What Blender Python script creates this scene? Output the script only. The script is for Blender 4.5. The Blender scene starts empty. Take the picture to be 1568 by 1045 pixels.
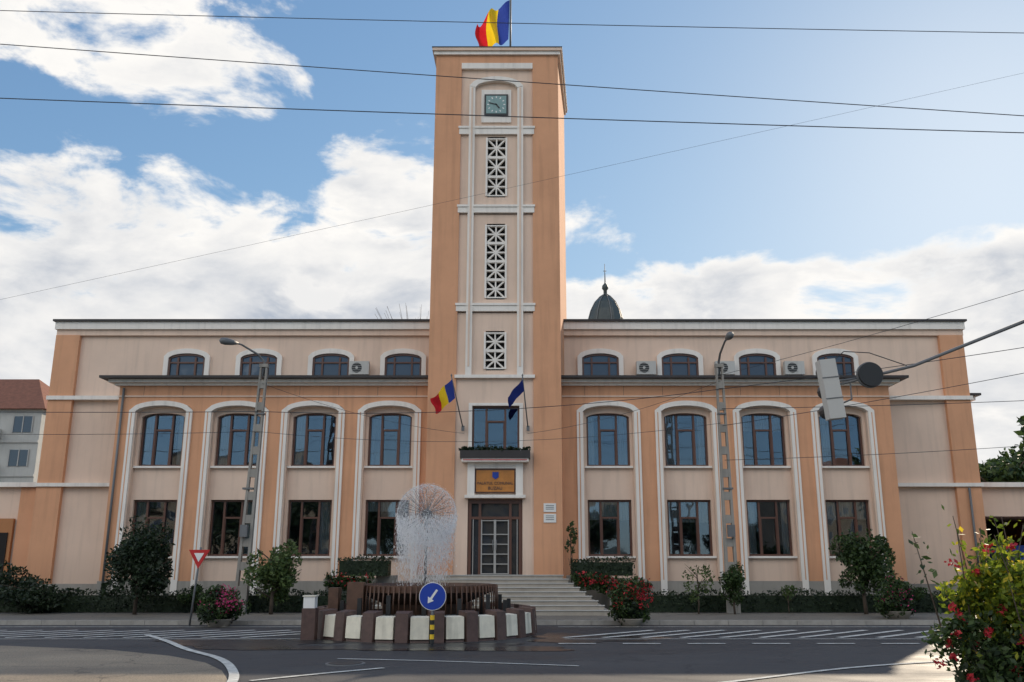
import bpy, math, random
import numpy as np
from mathutils import Vector, Matrix
random.seed(7); rng=np.random.default_rng(7)
sc=bpy.context.scene
R=math.radians

# ------------------------------------------------------------ materials
def newmat(n):
    m=bpy.data.materials.new(n); m.use_nodes=True
    nt=m.node_tree; b=nt.nodes['Principled BSDF']; return m,nt,b
def stucco(name,col,var=0.08,rough=0.9,scale=0.6,streak=0.12,bump=0.15,damp=0,fine=40):
    m,nt,b=newmat(name); N=nt.nodes; L=nt.links
    tc=N.new('ShaderNodeTexCoord')
    n1=N.new('ShaderNodeTexNoise'); n1.inputs['Scale'].default_value=scale; n1.inputs['Detail'].default_value=8; n1.inputs['Roughness'].default_value=.65
    L.new(tc.outputs['Object'],n1.inputs['Vector'])
    mp=N.new('ShaderNodeMapping'); mp.inputs['Scale'].default_value=(3.5,3.5,0.25)
    L.new(tc.outputs['Object'],mp.inputs['Vector'])
    n2=N.new('ShaderNodeTexNoise'); n2.inputs['Scale'].default_value=1.3; n2.inputs['Detail'].default_value=6
    L.new(mp.outputs[0],n2.inputs['Vector'])
    r1=N.new('ShaderNodeMapRange'); r1.inputs[1].default_value=.3; r1.inputs[2].default_value=.7; r1.inputs[3].default_value=1-var; r1.inputs[4].default_value=1+var
    L.new(n1.outputs[0],r1.inputs[0])
    r2=N.new('ShaderNodeMapRange'); r2.inputs[1].default_value=.5; r2.inputs[2].default_value=.75; r2.inputs[3].default_value=1; r2.inputs[4].default_value=1-streak
    L.new(n2.outputs[0],r2.inputs[0])
    mu=N.new('ShaderNodeMath'); mu.operation='MULTIPLY'; L.new(r1.outputs[0],mu.inputs[0]); L.new(r2.outputs[0],mu.inputs[1])
    fac=mu.outputs[0]
    if damp:  # rising damp and grime near the ground, ragged edge
        sx=N.new('ShaderNodeSeparateXYZ'); L.new(tc.outputs['Object'],sx.inputs[0])
        ad=N.new('ShaderNodeMath'); ad.operation='MULTIPLY_ADD'; ad.inputs[1].default_value=-3.0; L.new(n1.outputs[0],ad.inputs[0]); L.new(sx.outputs[2],ad.inputs[2])
        rd=N.new('ShaderNodeMapRange'); rd.inputs[1].default_value=-1.0; rd.inputs[2].default_value=.7; rd.inputs[3].default_value=1-damp; rd.inputs[4].default_value=1; L.new(ad.outputs[0],rd.inputs[0])
        m3=N.new('ShaderNodeMath'); m3.operation='MULTIPLY'; L.new(fac,m3.inputs[0]); L.new(rd.outputs[0],m3.inputs[1]); fac=m3.outputs[0]
    vm=N.new('ShaderNodeVectorMath'); vm.operation='SCALE'; vm.inputs[0].default_value=col; L.new(fac,vm.inputs['Scale'])
    L.new(vm.outputs[0],b.inputs['Base Color'])
    b.inputs['Roughness'].default_value=rough
    n3=N.new('ShaderNodeTexNoise'); n3.inputs['Scale'].default_value=fine; n3.inputs['Detail'].default_value=4
    L.new(tc.outputs['Object'],n3.inputs['Vector'])
    bp=N.new('ShaderNodeBump'); bp.inputs['Strength'].default_value=bump; bp.inputs['Distance'].default_value=.02
    L.new(n3.outputs[0],bp.inputs['Height']); L.new(bp.outputs[0],b.inputs['Normal'])
    return m
def leafmat(name,c1,c2,c3=None,tr=.3):
    m,nt,b=newmat(name); N=nt.nodes; L=nt.links
    g=N.new('ShaderNodeNewGeometry')
    cr=N.new('ShaderNodeValToRGB'); cr.color_ramp.elements[0].color=(*c1,1); cr.color_ramp.elements[1].color=(*c2,1)
    if c3:
        e=cr.color_ramp.elements.new(.85); e.color=(*c2,1); cr.color_ramp.elements[2].color=(*c3,1)
    L.new(g.outputs['Random Per Island'],cr.inputs[0]); L.new(cr.outputs[0],b.inputs['Base Color'])
    b.inputs['Roughness'].default_value=.55
    t=N.new('ShaderNodeBsdfTranslucent'); L.new(cr.outputs[0],t.inputs[0])
    mx=N.new('ShaderNodeMixShader'); mx.inputs[0].default_value=tr
    L.new(b.outputs[0],mx.inputs[1]); L.new(t.outputs[0],mx.inputs[2]); L.new(mx.outputs[0],N['Material Output'].inputs[0])
    return m
M={}
M['salmon']=stucco('stucco_salmon',(.67,.345,.195),.08,streak=.16,damp=.22)
M['pale']=stucco('stucco_pale',(.745,.56,.44),.06,streak=.12,damp=.22)
M['white']=stucco('trim_white',(.83,.775,.71),.05,streak=.16,damp=.15)
M['grey']=stucco('plinth_grey',(.28,.26,.23),.15,streak=.2)
M['stone']=stucco('stone_step',(.36,.32,.27),.15,streak=.1,scale=2)
M['roof']=stucco('roof_edge_dark',(.035,.03,.03),.2,rough=.6)
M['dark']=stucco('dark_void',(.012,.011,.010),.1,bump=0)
M['brownframe']=stucco('window_frame_brown',(.115,.050,.032),.1,rough=.4,bump=0)
M['whiteframe']=stucco('door_frame_white',(.36,.35,.33),.03,rough=.4,bump=0)
M['curtain']=stucco('curtain_cloth',(.75,.69,.60),.2,streak=.45,bump=0)
M['metal']=stucco('metal_grey',(.14,.145,.15),.1,rough=.5,bump=0)
M['black']=stucco('black_paint',(.02,.02,.02),.1,rough=.45,bump=0)
M['wire']=stucco('wire_black',(.03,.03,.035),.1,rough=.5,bump=0)
M['acwhite']=stucco('ac_casing',(.50,.49,.46),.05,rough=.5,bump=0)
M['concrete']=stucco('concrete_pole',(.30,.28,.25),.12,streak=.25,scale=2)
M['kerb']=stucco('kerb_stone',(.32,.30,.27),.2,scale=3)
M['brownstone']=stucco('brown_stone',(.095,.055,.046),.3,rough=.5,scale=6)
M['creamstone']=stucco('cream_stone',(.76,.71,.58),.12,scale=4,streak=.3)
M['copper']=stucco('rusty_copper',(.10,.05,.030),.4,rough=.5,scale=5)
M['gold']=stucco('sign_bronze',(.50,.20,.04),.15,rough=.4,scale=3,bump=0)
M['red']=stucco('red_paint',(.50,.02,.02),.05,rough=.4,bump=0)
M['blue']=stucco('blue_paint',(.012,.05,.36),.05,rough=.35,bump=0)
M['yellow']=stucco('yellow_paint',(.75,.48,.02),.08,rough=.5,bump=0)
M['signwhite']=stucco('sign_white',(.78,.77,.74),.02,rough=.4,bump=0)
M['fred']=stucco('flag_red',(.62,.02,.03),.05,bump=0); M['fyel']=stucco('flag_yellow',(.88,.62,.02),.05,bump=0)
M['fblu']=stucco('flag_blue',(.03,.06,.33),.05,bump=0); M['feu']=stucco('flag_navy',(.010,.022,.16),.05,bump=0)
for k in ('fred','fyel','fblu','feu'):
    nt=M[k].node_tree; N=nt.nodes; L=nt.links; b=N['Principled BSDF']; src=b.inputs['Base Color'].links[0].from_socket
    t=N.new('ShaderNodeBsdfTranslucent'); L.new(src,t.inputs[0]); mx=N.new('ShaderNodeMixShader'); mx.inputs[0].default_value=.4
    L.new(b.outputs[0],mx.inputs[1]); L.new(t.outputs[0],mx.inputs[2]); L.new(mx.outputs[0],N['Material Output'].inputs[0])
M['teal']=stucco('clock_face',(.20,.32,.31),.1,rough=.3,bump=0)
M['bark']=stucco('bark',(.07,.05,.035),.3,scale=6,bump=.6)
M['tile']=stucco('roof_tile_brown',(.22,.09,.055),.25,scale=3)
M['dome']=stucco('dome_metal',(.045,.06,.06),.2,rough=.45)
M['flatgrey']=stucco('block_wall',(.42,.42,.40),.1)
M['blocktan']=stucco('block_wall_tan',(.24,.19,.14),.2)
M['paint']=stucco('road_paint',(.52,.52,.49),.35,scale=5,streak=.0)
M['orange']=stucco('wall_orange',(.42,.19,.08),.1)
M['leaf']=leafmat('leaf_green',(.014,.034,.010),(.065,.11,.025))
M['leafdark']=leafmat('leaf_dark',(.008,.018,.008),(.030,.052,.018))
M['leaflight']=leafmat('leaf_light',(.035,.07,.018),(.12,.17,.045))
M['leafyel']=leafmat('leaf_sunlit_yellow',(.05,.10,.015),(.30,.36,.03),(.75,.55,.04),.55)  # yellow-green leaves with yellow sunlight put into the colour
M['pink']=leafmat('petal_pink',(.45,.03,.12),(.7,.08,.25)); M['crimson']=leafmat('petal_red',(.28,.01,.02),(.60,.03,.04))
def glass(name,ior,through,tint=(.66,.81,1)):
    m,nt,b=newmat(name); N=nt.nodes; L=nt.links
    tc=N.new('ShaderNodeTexCoord'); n=N.new('ShaderNodeTexNoise'); n.inputs['Scale'].default_value=.8; n.inputs['Detail'].default_value=1.5
    L.new(tc.outputs['Object'],n.inputs['Vector']); bp=N.new('ShaderNodeBump'); bp.inputs['Strength'].default_value=.22; bp.inputs['Distance'].default_value=.05
    L.new(n.outputs[0],bp.inputs['Height'])
    gl=N.new('ShaderNodeBsdfGlossy'); gl.inputs['Roughness'].default_value=.02; gl.inputs['Color'].default_value=(*tint,1); L.new(bp.outputs[0],gl.inputs['Normal'])
    fr=N.new('ShaderNodeFresnel'); fr.inputs['IOR'].default_value=ior
    if through:
        t=N.new('ShaderNodeBsdfTransparent'); t.inputs[0].default_value=(.85,.87,.87,1); src=t.outputs[0]
    else:
        b.inputs['Base Color'].default_value=(.012,.012,.014,1); src=b.outputs[0]
    mx=N.new('ShaderNodeMixShader'); L.new(fr.outputs[0],mx.inputs[0]); L.new(src,mx.inputs[1]); L.new(gl.outputs[0],mx.inputs[2]); L.new(mx.outputs[0],N['Material Output'].inputs[0]); return m
M['glass']=glass('dark_glass',1.8,False); M['glasswin']=glass('window_glass',2.05,True); M['glassdoor']=glass('door_glass',1.5,False)
m,nt,b=newmat('basin_water'); b.inputs['Base Color'].default_value=(.03,.06,.08,1); b.inputs['Roughness'].default_value=.08; M['water']=m
def spraymat(name,tpf):
    m,nt,b=newmat(name); N=nt.nodes; L=nt.links
    b.inputs['Base Color'].default_value=(.97,.97,.97,1); b.inputs['Roughness'].default_value=.3
    t=N.new('ShaderNodeBsdfTranslucent'); t.inputs[0].default_value=(.98,.98,.98,1); tp=N.new('ShaderNodeBsdfTransparent')
    mx=N.new('ShaderNodeMixShader'); mx.inputs[0].default_value=.6; L.new(b.outputs[0],mx.inputs[1]); L.new(t.outputs[0],mx.inputs[2])
    m2=N.new('ShaderNodeMixShader'); m2.inputs[0].default_value=tpf; L.new(mx.outputs[0],m2.inputs[1]); L.new(tp.outputs[0],m2.inputs[2])
    L.new(m2.outputs[0],N['Material Output'].inputs[0]); return m
M['spray']=spraymat('water_spray',.12); M['mist']=spraymat('water_mist',.45)
def asphalt(name,c,patch=.25,rough=.75):
    m,nt,b=newmat(name); N=nt.nodes; L=nt.links
    tc=N.new('ShaderNodeTexCoord')
    st=N.new('ShaderNodeMapping'); st.inputs['Scale'].default_value=(.5,1.3,1); L.new(tc.outputs['Object'],st.inputs[0])
    a=N.new('ShaderNodeTexNoise'); a.inputs['Scale'].default_value=.35; a.inputs['Detail'].default_value=9; a.inputs['Roughness'].default_value=.7
    L.new(st.outputs[0],a.inputs['Vector'])
    f=N.new('ShaderNodeTexNoise'); f.inputs['Scale'].default_value=35; f.inputs['Detail'].default_value=5
    v=N.new('ShaderNodeTexVoronoi'); v.feature='DISTANCE_TO_EDGE'; v.inputs['Scale'].default_value=.35
    wv=N.new('ShaderNodeVectorMath'); wv.operation='ADD'
    wn=N.new('ShaderNodeTexNoise'); wn.inputs['Scale'].default_value=1.5; wn.inputs['Detail'].default_value=5
    L.new(tc.outputs['Object'],wn.inputs['Vector']); L.new(tc.outputs['Object'],wv.inputs[0]); L.new(wn.outputs['Color'],wv.inputs[1]); L.new(wv.outputs[0],v.inputs['Vector'])
    L.new(tc.outputs['Object'],f.inputs['Vector'])
    r=N.new('ShaderNodeMapRange'); r.inputs[1].default_value=.35; r.inputs[2].default_value=.65; r.inputs[3].default_value=1-patch; r.inputs[4].default_value=1+patch; L.new(a.outputs[0],r.inputs[0])
    r2=N.new('ShaderNodeMapRange'); r2.inputs[1].default_value=.3; r2.inputs[2].default_value=.7; r2.inputs[3].default_value=.6; r2.inputs[4].default_value=1.4; L.new(f.outputs[0],r2.inputs[0])
    r3=N.new('ShaderNodeMapRange'); r3.inputs[1].default_value=0; r3.inputs[2].default_value=.012; r3.inputs[3].default_value=.5; r3.inputs[4].default_value=1; L.new(v.outputs[0],r3.inputs[0])
    m1=N.new('ShaderNodeMath'); m1.operation='MULTIPLY'; L.new(r.outputs[0],m1.inputs[0]); L.new(r2.outputs[0],m1.inputs[1])
    m2=N.new('ShaderNodeMath'); m2.operation='MULTIPLY'; L.new(m1.outputs[0],m2.inputs[0]); L.new(r3.outputs[0],m2.inputs[1])
    vm=N.new('ShaderNodeVectorMath'); vm.operation='SCALE'; vm.inputs[0].default_value=c; L.new(m2.outputs[0],vm.inputs['Scale']); L.new(vm.outputs[0],b.inputs['Base Color'])
    rr=N.new('ShaderNodeMapRange'); rr.inputs[1].default_value=.35; rr.inputs[2].default_value=.65; rr.inputs[3].default_value=rough-.2; rr.inputs[4].default_value=rough+.12; L.new(a.outputs[0],rr.inputs[0]); L.new(rr.outputs[0],b.inputs['Roughness'])
    bp=N.new('ShaderNodeBump'); bp.inputs['Strength'].default_value=.4; bp.inputs['Distance'].default_value=.01; L.new(f.outputs[0],bp.inputs['Height']); L.new(bp.outputs[0],b.inputs['Normal'])
    return m
M['asphalt']=asphalt('asphalt',(.048,.046,.046),.4,.72); M['tan']=asphalt('asphalt_sunlit_tan',(.25,.205,.15),.3,.8); M['paving']=asphalt('paving',(.17,.155,.13),.2)  # tan is brightened to paint sunlight onto the left apron
M['wet']=asphalt('wet_asphalt',(.020,.020,.021),.3,.35)
M['earth']=asphalt('earth',(.05,.055,.035),.3,.95)

# ------------------------------------------------------------ mesh builder
class Obj:
    def __init__(s,name,loc=(0,0,0)):
        s.name=name; s.parts={}; s.loc=Vector(loc)
    def add(s,part,mat,V,F,smooth=False):
        k=(part,mat,smooth); v,f=s.parts.setdefault(k,([],[])); o=len(v)
        v.extend([tuple(p) for p in V]); f.extend([tuple(i+o for i in q) for q in F])
    def box(s,part,mat,x0,x1,y0,y1,z0,z1,rot=None,piv=None):
        V=[Vector(p) for p in [(x0,y0,z0),(x1,y0,z0),(x1,y1,z0),(x0,y1,z0),(x0,y0,z1),(x1,y0,z1),(x1,y1,z1),(x0,y1,z1)]]
        if rot is not None:
            piv=Vector(piv) if piv is not None else Vector(((x0+x1)/2,(y0+y1)/2,(z0+z1)/2))
            V=[rot@(p-piv)+piv for p in V]
        s.add(part,mat,V,[(0,3,2,1),(4,5,6,7),(0,1,5,4),(1,2,6,5),(2,3,7,6),(3,0,4,7)])
    def prism(s,part,mat,poly,y0,y1):
        n=len(poly); V=[(x,y0,z) for x,z in poly]+[(x,y1,z) for x,z in poly]
        F=[tuple(range(n)),tuple(range(2*n-1,n-1,-1))]+[(i,i+n,(i+1)%n+n,(i+1)%n) for i in range(n)]
        s.add(part,mat,V,F)
    def strip(s,part,mat,lo,hi,y0,y1):
        n=len(lo)
        for i in range(n-1):
            s.prism(part,mat,[lo[i],lo[i+1],hi[i+1],hi[i]],y0,y1)
    def tube(s,part,mat,pts,rad,seg=8,smooth=True):
        pts=[Vector(p) for p in pts]; n=len(pts)
        if not hasattr(rad,'__len__'): rad=[rad]*n
        V=[];F=[]
        for i,p in enumerate(pts):
            d=(pts[min(i+1,n-1)]-pts[max(i-1,0)]).normalized()
            a=d.orthogonal().normalized() if abs(d.z)>.99 else d.cross(Vector((0,0,1))).normalized()
            b_=d.cross(a)
            for k in range(seg):
                t=2*math.pi*k/seg; V.append(p+(a*math.cos(t)+b_*math.sin(t))*rad[i])
        for i in range(n-1):
            for k in range(seg):
                F.append((i*seg+k,i*seg+(k+1)%seg,(i+1)*seg+(k+1)%seg,(i+1)*seg+k))
        F.append(tuple(range(seg-1,-1,-1))); F.append(tuple((n-1)*seg+k for k in range(seg)))
        s.add(part,mat,V,F,smooth)
    def lathe(s,part,mat,cx,cy,prof,seg=32,smooth=True):
        V=[];F=[]; n=len(prof)
        for r,z in prof:
            for k in range(seg):
                t=2*math.pi*k/seg; V.append((cx+r*math.cos(t),cy+r*math.sin(t),z))
        for i in range(n-1):
            for k in range(seg): F.append((i*seg+k,i*seg+(k+1)%seg,(i+1)*seg+(k+1)%seg,(i+1)*seg+k))
        s.add(part,mat,V,F,smooth)
    def done(s):
        e=bpy.data.objects.new(s.name,None); e.empty_display_size=.5; sc.collection.objects.link(e); e.location=s.loc
        for (part,mat,sm),(v,f) in s.parts.items():
            me=bpy.data.meshes.new(part); me.from_pydata(v,[],f); me.materials.append(M[mat])
            if sm: me.polygons.foreach_set('use_smooth',[True]*len(me.polygons))
            me.update()
            o=bpy.data.objects.new(part,me); sc.collection.objects.link(o); o.parent=e
        return e
def quads(name,mat,C,size):
    n=len(C); a=rng.normal(size=(n,3)); a/=np.linalg.norm(a,axis=1)[:,None]
    b=rng.normal(size=(n,3)); b-=a*(a*b).sum(1)[:,None]; b/=np.linalg.norm(b,axis=1)[:,None]
    sz=size*rng.uniform(.6,1.35,n)[:,None]
    P=np.stack([C-a*sz,C-b*sz*.5,C+a*sz,C+b*sz*.5],1).reshape(-1,3)
    F=np.arange(4*n).reshape(-1,4)
    return P.tolist(),F.tolist()
def foliage(o,part,mat,c,r,n,size,clumps=14,cr=.38,seed=0,zmin=None,shape=1.0):
    g=np.random.default_rng(seed); c=np.array(c); r=np.array(r)
    d=g.normal(size=(clumps,3)); d/=np.linalg.norm(d,axis=1)[:,None]
    cc=c+d*r*(g.uniform(.25,.80,clumps)[:,None])
    cs=g.uniform(.6,1.2,clumps)*cr*shape
    k=g.integers(0,clumps,n); q=g.normal(size=(n,3)); q/=np.linalg.norm(q,axis=1)[:,None]
    q*=g.uniform(.3,1,n)[:,None]**.6
    C=cc[k]+q*r*cs[k][:,None]
    if zmin is not None: C=C[C[:,2]>zmin]
    o.add(part,mat,*quads(part,mat,C,size))
def arc(x0,x1,zs,rise,n=14):
    return [(x0+(x1-x0)*i/n, zs+rise*(1-(2*i/n-1)**2)**.6) for i in range(n+1)]

# ------------------------------------------------------------ CITY HALL
H=Obj('city_hall')
YW=36.0; YB=38.0; YT=35.0
XL,XR=-20.4,19.3
wr=random.Random(29)
def window(o,cx,w,z0,z1,y,frame='brownframe',curt=True,split=(.3,.7),tr=.68):
    x0=cx-w/2;x1=cx+w/2; f=.075
    zt=z0+(z1-z0)*tr
    # separate panes, each hung a hair out of true so their reflections differ
    xa=[x0+.02,x0+w*split[0]-.01,x0+w*split[1]+.01,x1-.02]
    for (a,b_,c,d) in ((xa[0],xa[1]-.01,z0+.02,z1-.02),(xa[1]+.01,xa[2]-.01,z0+.02,zt-.005),(xa[1]+.01,xa[2]-.01,zt+.005,z1-.02),(xa[2]+.01,xa[3],z0+.02,z1-.02)):
        rot=Matrix.Rotation(R(wr.uniform(-1.3,1.3)),3,'Z')@Matrix.Rotation(R(wr.uniform(-.5,.5)),3,'X')
        o.box('window_glass','glasswin',a,b_,y+.098,y+.102,c,d,rot=rot)
    for a,b_ in ((x0,x0+f),(x1-f,x1)): o.box('window_frames',frame,a,b_,y,y+.09,z0,z1)
    for a,b_ in ((z0,z0+f),(z1-f,z1)): o.box('window_frames',frame,x0+f,x1-f,y+.003,y+.09,a,b_)
    for s_ in split:
        xm=x0+w*s_; o.box('window_frames',frame,xm-.04,xm+.04,y+.006,y+.088,z0+f,z1-f)
    o.box('window_frames',frame,x0+w*split[0]+.04,x0+w*split[-1]-.04,y+.009,y+.086,zt-.035,zt+.035)
    o.box('window_frames',frame,x0+w*split[0]+.04,x0+w*split[0]+.075,y+.03,y+.08,z0+f,zt-.035); o.box('window_frames',frame,x0+w*split[-1]-.075,x0+w*split[-1]-.04,y+.03,y+.08,z0+f,zt-.035)
    if curt:
        def drape(a,b_,zb,zt_=None):
            zt_=z1-.03 if zt_ is None else zt_
            n=int((b_-a)/.035)+2; V=[];F=[]
            for i in range(n+1):
                xx=a+(b_-a)*i/n; yy=y+.155+.018*math.sin(i*2.1)
                V+=[(xx,yy,zb),(xx,yy,zt_)]
            for i in range(n): F.append((2*i,2*i+2,2*i+3,2*i+1))
            o.add('curtains','curtain',V,F)
        k=wr.random()
        if k<.34: drape(x0+.05,x0+w*wr.uniform(.18,.3),z0+.05); drape(x1-w*wr.uniform(.14,.28),x1-.05,z0+.05)
        elif k<.50: drape(x0+.05,x0+w*.3,z0+.05)
        elif k<.66: drape(x0+.05,x1-.05,z1-(z1-z0)*wr.uniform(.2,.4))
        elif k<.80: drape(x1-w*.3,x1-.05,z0+.05)
bays=[-14.75,-11.64,-8.53,-5.42,3.50,6.69,9.87,13.05]
wx0,wx1=-16.55,15.05
TX0,TX1=-3.78,1.55
zT=8.9
for side,(sx0,sx1) in enumerate(((wx0,TX0),(TX1,wx1))):
    bs=bays[:4] if side==0 else bays[4:]
    W2=1.29
    xs=[sx0]; 
    for b_ in bs: xs+= [b_-W2,b_+W2]
    xs.append(sx1)
    for i in range(0,len(xs),2): H.box('wing_walls','salmon',xs[i],xs[i+1],YW,YW+.25,1.05,zT)
    H.box('wing_core','pale',sx0,sx1,YW+.72,YB+.2,0,zT)
    H.box('plinth','grey',sx0-.04,sx1,YW-.05,YW+.24,0,1.05)
    for b_ in bs:
        x0,x1=b_-W2,b_+W2; lw=.25
        ao=arc(x0,x1,7.78,.40); ai=arc(x0+lw,x1-lw,7.74,.24)
        H.strip('wing_walls','salmon',ao,[(p[0],zT) for p in ao],YW,YW+.25)
        H.box('bay_surrounds','white',x0,x0+lw,YW-.09,YW+.26,.35,7.74)
        H.box('bay_surrounds','white',x1-lw,x1,YW-.09,YW+.26,.35,7.74)
        zz=arc(x0,x1,7.78,.40,200)[int(200*lw/(x1-x0))][1]
        H.strip('bay_surrounds','white',[(x0,7.74),(x0+lw,7.741)]+ai[1:-1]+[(x1-lw,7.741),(x1,7.74)],
                [(x0,7.78),(x0+lw,zz)]+[(p[0],7.78+.40*(1-((2*(p[0]-x0)/(x1-x0))-1)**2)**.6) for p in ai[1:-1]]+[(x1-lw,zz),(x1,7.78)],YW-.09,YW+.26)
        for xa in (x0+lw,x1-lw-.05): H.box('bay_surrounds','pale',xa,xa+.05,YW+.0,YW+.26,.35,7.73)
        H.box('wing_walls','salmon',x0+.09,x0+.13,YW-.094,YW-.091,1.1,7.7); H.box('wing_walls','salmon',x1-.13,x1-.09,YW-.094,YW-.091,1.1,7.7)
        ww=.88; px0,px1=x0+lw,x1-lw
        H.box('bay_panels','pale',px0,b_-ww,YW+.262,YW+.72,.3,8.1)
        H.box('bay_panels','pale',b_+ww,px1,YW+.262,YW+.72,.3,8.1)
        H.box('bay_panels','pale',b_-ww,b_+ww,YW+.262,YW+.72,.3,1.98)
        H.box('bay_panels','pale',b_-ww,b_+ww,YW+.262,YW+.72,4.2,5.52)
        wa=arc(b_-ww,b_+ww,7.55,.17)
        H.strip('bay_panels','pale',wa,[(p[0],8.1) for p in wa],YW+.262,YW+.72)
        H.box('sills','white',b_-ww-.1,b_+ww+.1,YW+.12,YW+.3,5.46,5.54)
        H.box('sills','white',b_-ww-.1,b_+ww+.1,YW+.12,YW+.3,1.92,2.0)
        window(H,b_,2*ww,5.54,7.73,YW+.40)
        window(H,b_,2*ww,2.0,4.2,YW+.40)
        H.box('unlit_interior','dark',b_-ww,b_+ww,YW+.62,YW+.70,1.99,7.6)  # dark board painted in for the unlit room behind the glass
    H.box('cornice_fascia','white',sx0-.35 if side==0 else sx0,sx1 if side==0 else sx1+.35,YW-.35,YB,8.9,9.03)
    H.box('cornice_fascia','white',sx0-.15 if side==0 else sx0,sx1 if side==0 else sx1+.15,YW-.15,YB-.01,8.80,8.897)
    H.box('cornice_roof_edge','roof',sx0-.62 if side==0 else sx0,sx1 if side==0 else sx1+.62,YW-.62,YB-.02,9.033,9.13)
    H.box('thin_moulding','pale',sx0-.02 if side==0 else sx0,sx1 if side==0 else sx1+.02,YW-.04,YW-.001,8.34,8.40)
    xj=sx0+1
    while xj<sx1: H.box('wall_joints','brownstone',xj,xj+.012,YW-.004,YW-.001,8.41,8.79); xj+=1.6
zR=12.05
H.box('main_block','pale',XL+.02,TX0+.3,YB+.02,52,0,zR-.3)
H.box('main_block','pale',TX1-.3,XR-.02,YB+.02,52,0,zR-.3)
H.box('main_block','pale',TX0+.3,TX1-.3,YB+1,52,0,zR-.31)
for a,b_ in ((XL,XL+1.0),(XR-1.0,XR)):
    H.box('corner_pilasters','salmon',a-.04,b_,YB-.18,YB+.4,0.5,zR-.62)
    H.box('corner_pilasters','salmon',a-.03 if a<0 else b_-.3,a+.3 if a<0 else b_+.03,YB+.4,52.03,0.5,zR-.62)
for a,b_ in ((XL-.12,TX0+.4),(TX1-.4,XR+.12)):
    H.box('parapet_band','white',a,b_,YB-.22,52.1,zR-.36,zR-.02)
    H.box('parapet_band','pale',a+.06,b_-.06,YB-.12,52.05,zR-.62,zR-.363)
    H.box('parapet_cap','roof',a-.08,b_+.08,YB-.32,52.2,zR-.017,zR+.07)
for (a,b_) in ((XL-.08,wx0),(wx1,XR+.08)):
    H.box('string_courses','white',a,b_,YB-.26,YB+.1,8.55,8.72)
    H.box('string_courses','white',a,b_,YB-.26,YB+.1,4.85,5.0)
    H.box('plinth','grey',a,b_,YB-.24,YB+.1,0,.9)
attic=[-14.65,-11.5,-8.35,-5.2,3.4,6.87,10.24,13.65]
for cx in attic:
    x0,x1=cx-1.0,cx+1.0; lw=.2
    ao=arc(x0,x1,10.5,.34); ai=[(cx+(p[0]-cx)*.8,10.42+(p[1]-10.5)*.6) for p in ao]
    H.strip('attic_surrounds','white',ai,ao,YB-.12,YB+.1)
    H.box('attic_surrounds','white',x0,x0+lw,YB-.12,YB+.1,9.1,10.42)
    H.box('attic_surrounds','white',x1-lw,x1,YB-.12,YB+.1,9.1,10.42)
    H.prism('attic_surrounds','white',[(x0,10.42),(x0+lw,10.42),(x0,10.5)],YB-.119,YB+.1)
    H.prism('attic_surrounds','white',[(x1-lw,10.42),(x1,10.42),(x1,10.5)],YB-.119,YB+.1)
    H.box('attic_glass','glass',x0+lw,x1-lw,YB-.0,YB+.015,9.1,10.43)
    H.strip('attic_glass','glass',[(p[0],10.43) for p in ai[1:-1]],[(p[0],max(p[1],10.431)) for p in ai[1:-1]],YB-.0,YB+.015)
    for xm in (x0+lw+.04,cx-.38,cx+.38,x1-lw-.04): H.box('attic_frames','brownframe',xm-.04,xm+.04,YB-.07,YB-.01,9.1,10.45)
    H.box('attic_frames','brownframe',x0+lw,x1-lw,YB-.065,YB-.012,10.18,10.25)
    H.strip('attic_frames','brownframe',[(p[0],p[1]-.09) for p in ai[1:-1]],[(p[0],p[1]) for p in ai[1:-1]],YB-.06,YB-.011)
ZTT=23.4; yb=40.3; xb0,xb1=TX0+.1,TX1+.52
def shaft(part,mat,x0,x1,x2,x3,y0,y1,z0,z1):
    H.add(part,mat,[(x0,y0,z0),(x1,y0,z0),(x3,y1,z0),(x2,y1,z0),(x0,y0,z1),(x1,y0,z1),(x3,y1,z1),(x2,y1,z1)],[(0,3,2,1),(4,5,6,7),(0,1,5,4),(1,2,6,5),(2,3,7,6),(3,0,4,7)])
PX0,PX1=-2.66,.44
shaft('tower_shaft','salmon',TX0,TX1,xb0,xb1,YT+.35,yb,0,ZTT)
H.box('tower_piers','salmon',TX0,PX0,YT,YT+.349,0.8,ZTT-.001); H.box('tower_piers','salmon',PX1,TX1,YT,YT+.349,0.8,ZTT-.001)
H.box('tower_piers','salmon',PX0,PX1,YT+.001,YT+.34,22.95,ZTT-.002)
shaft('tower_cap','white',TX0-.1,TX1+.1,xb0-.1,xb1+.1,YT-.1,yb+.1,ZTT+.002,ZTT+.16)
shaft('tower_cap','pale',TX0-.17,TX1+.17,xb0-.17,xb1+.17,YT-.17,yb+.17,ZTT+.162,ZTT+.30)
shaft('tower_cap','roof',TX0-.19,TX1+.19,xb0-.19,xb1+.19,YT-.19,yb+.19,ZTT+.302,ZTT+.34)
H.box('tower_bars','white',PX0,PX1,YT-.03,YT+.2,22.75,23.02)
SX=[(-2.30,-2.05),(-.22,.03)]
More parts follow.
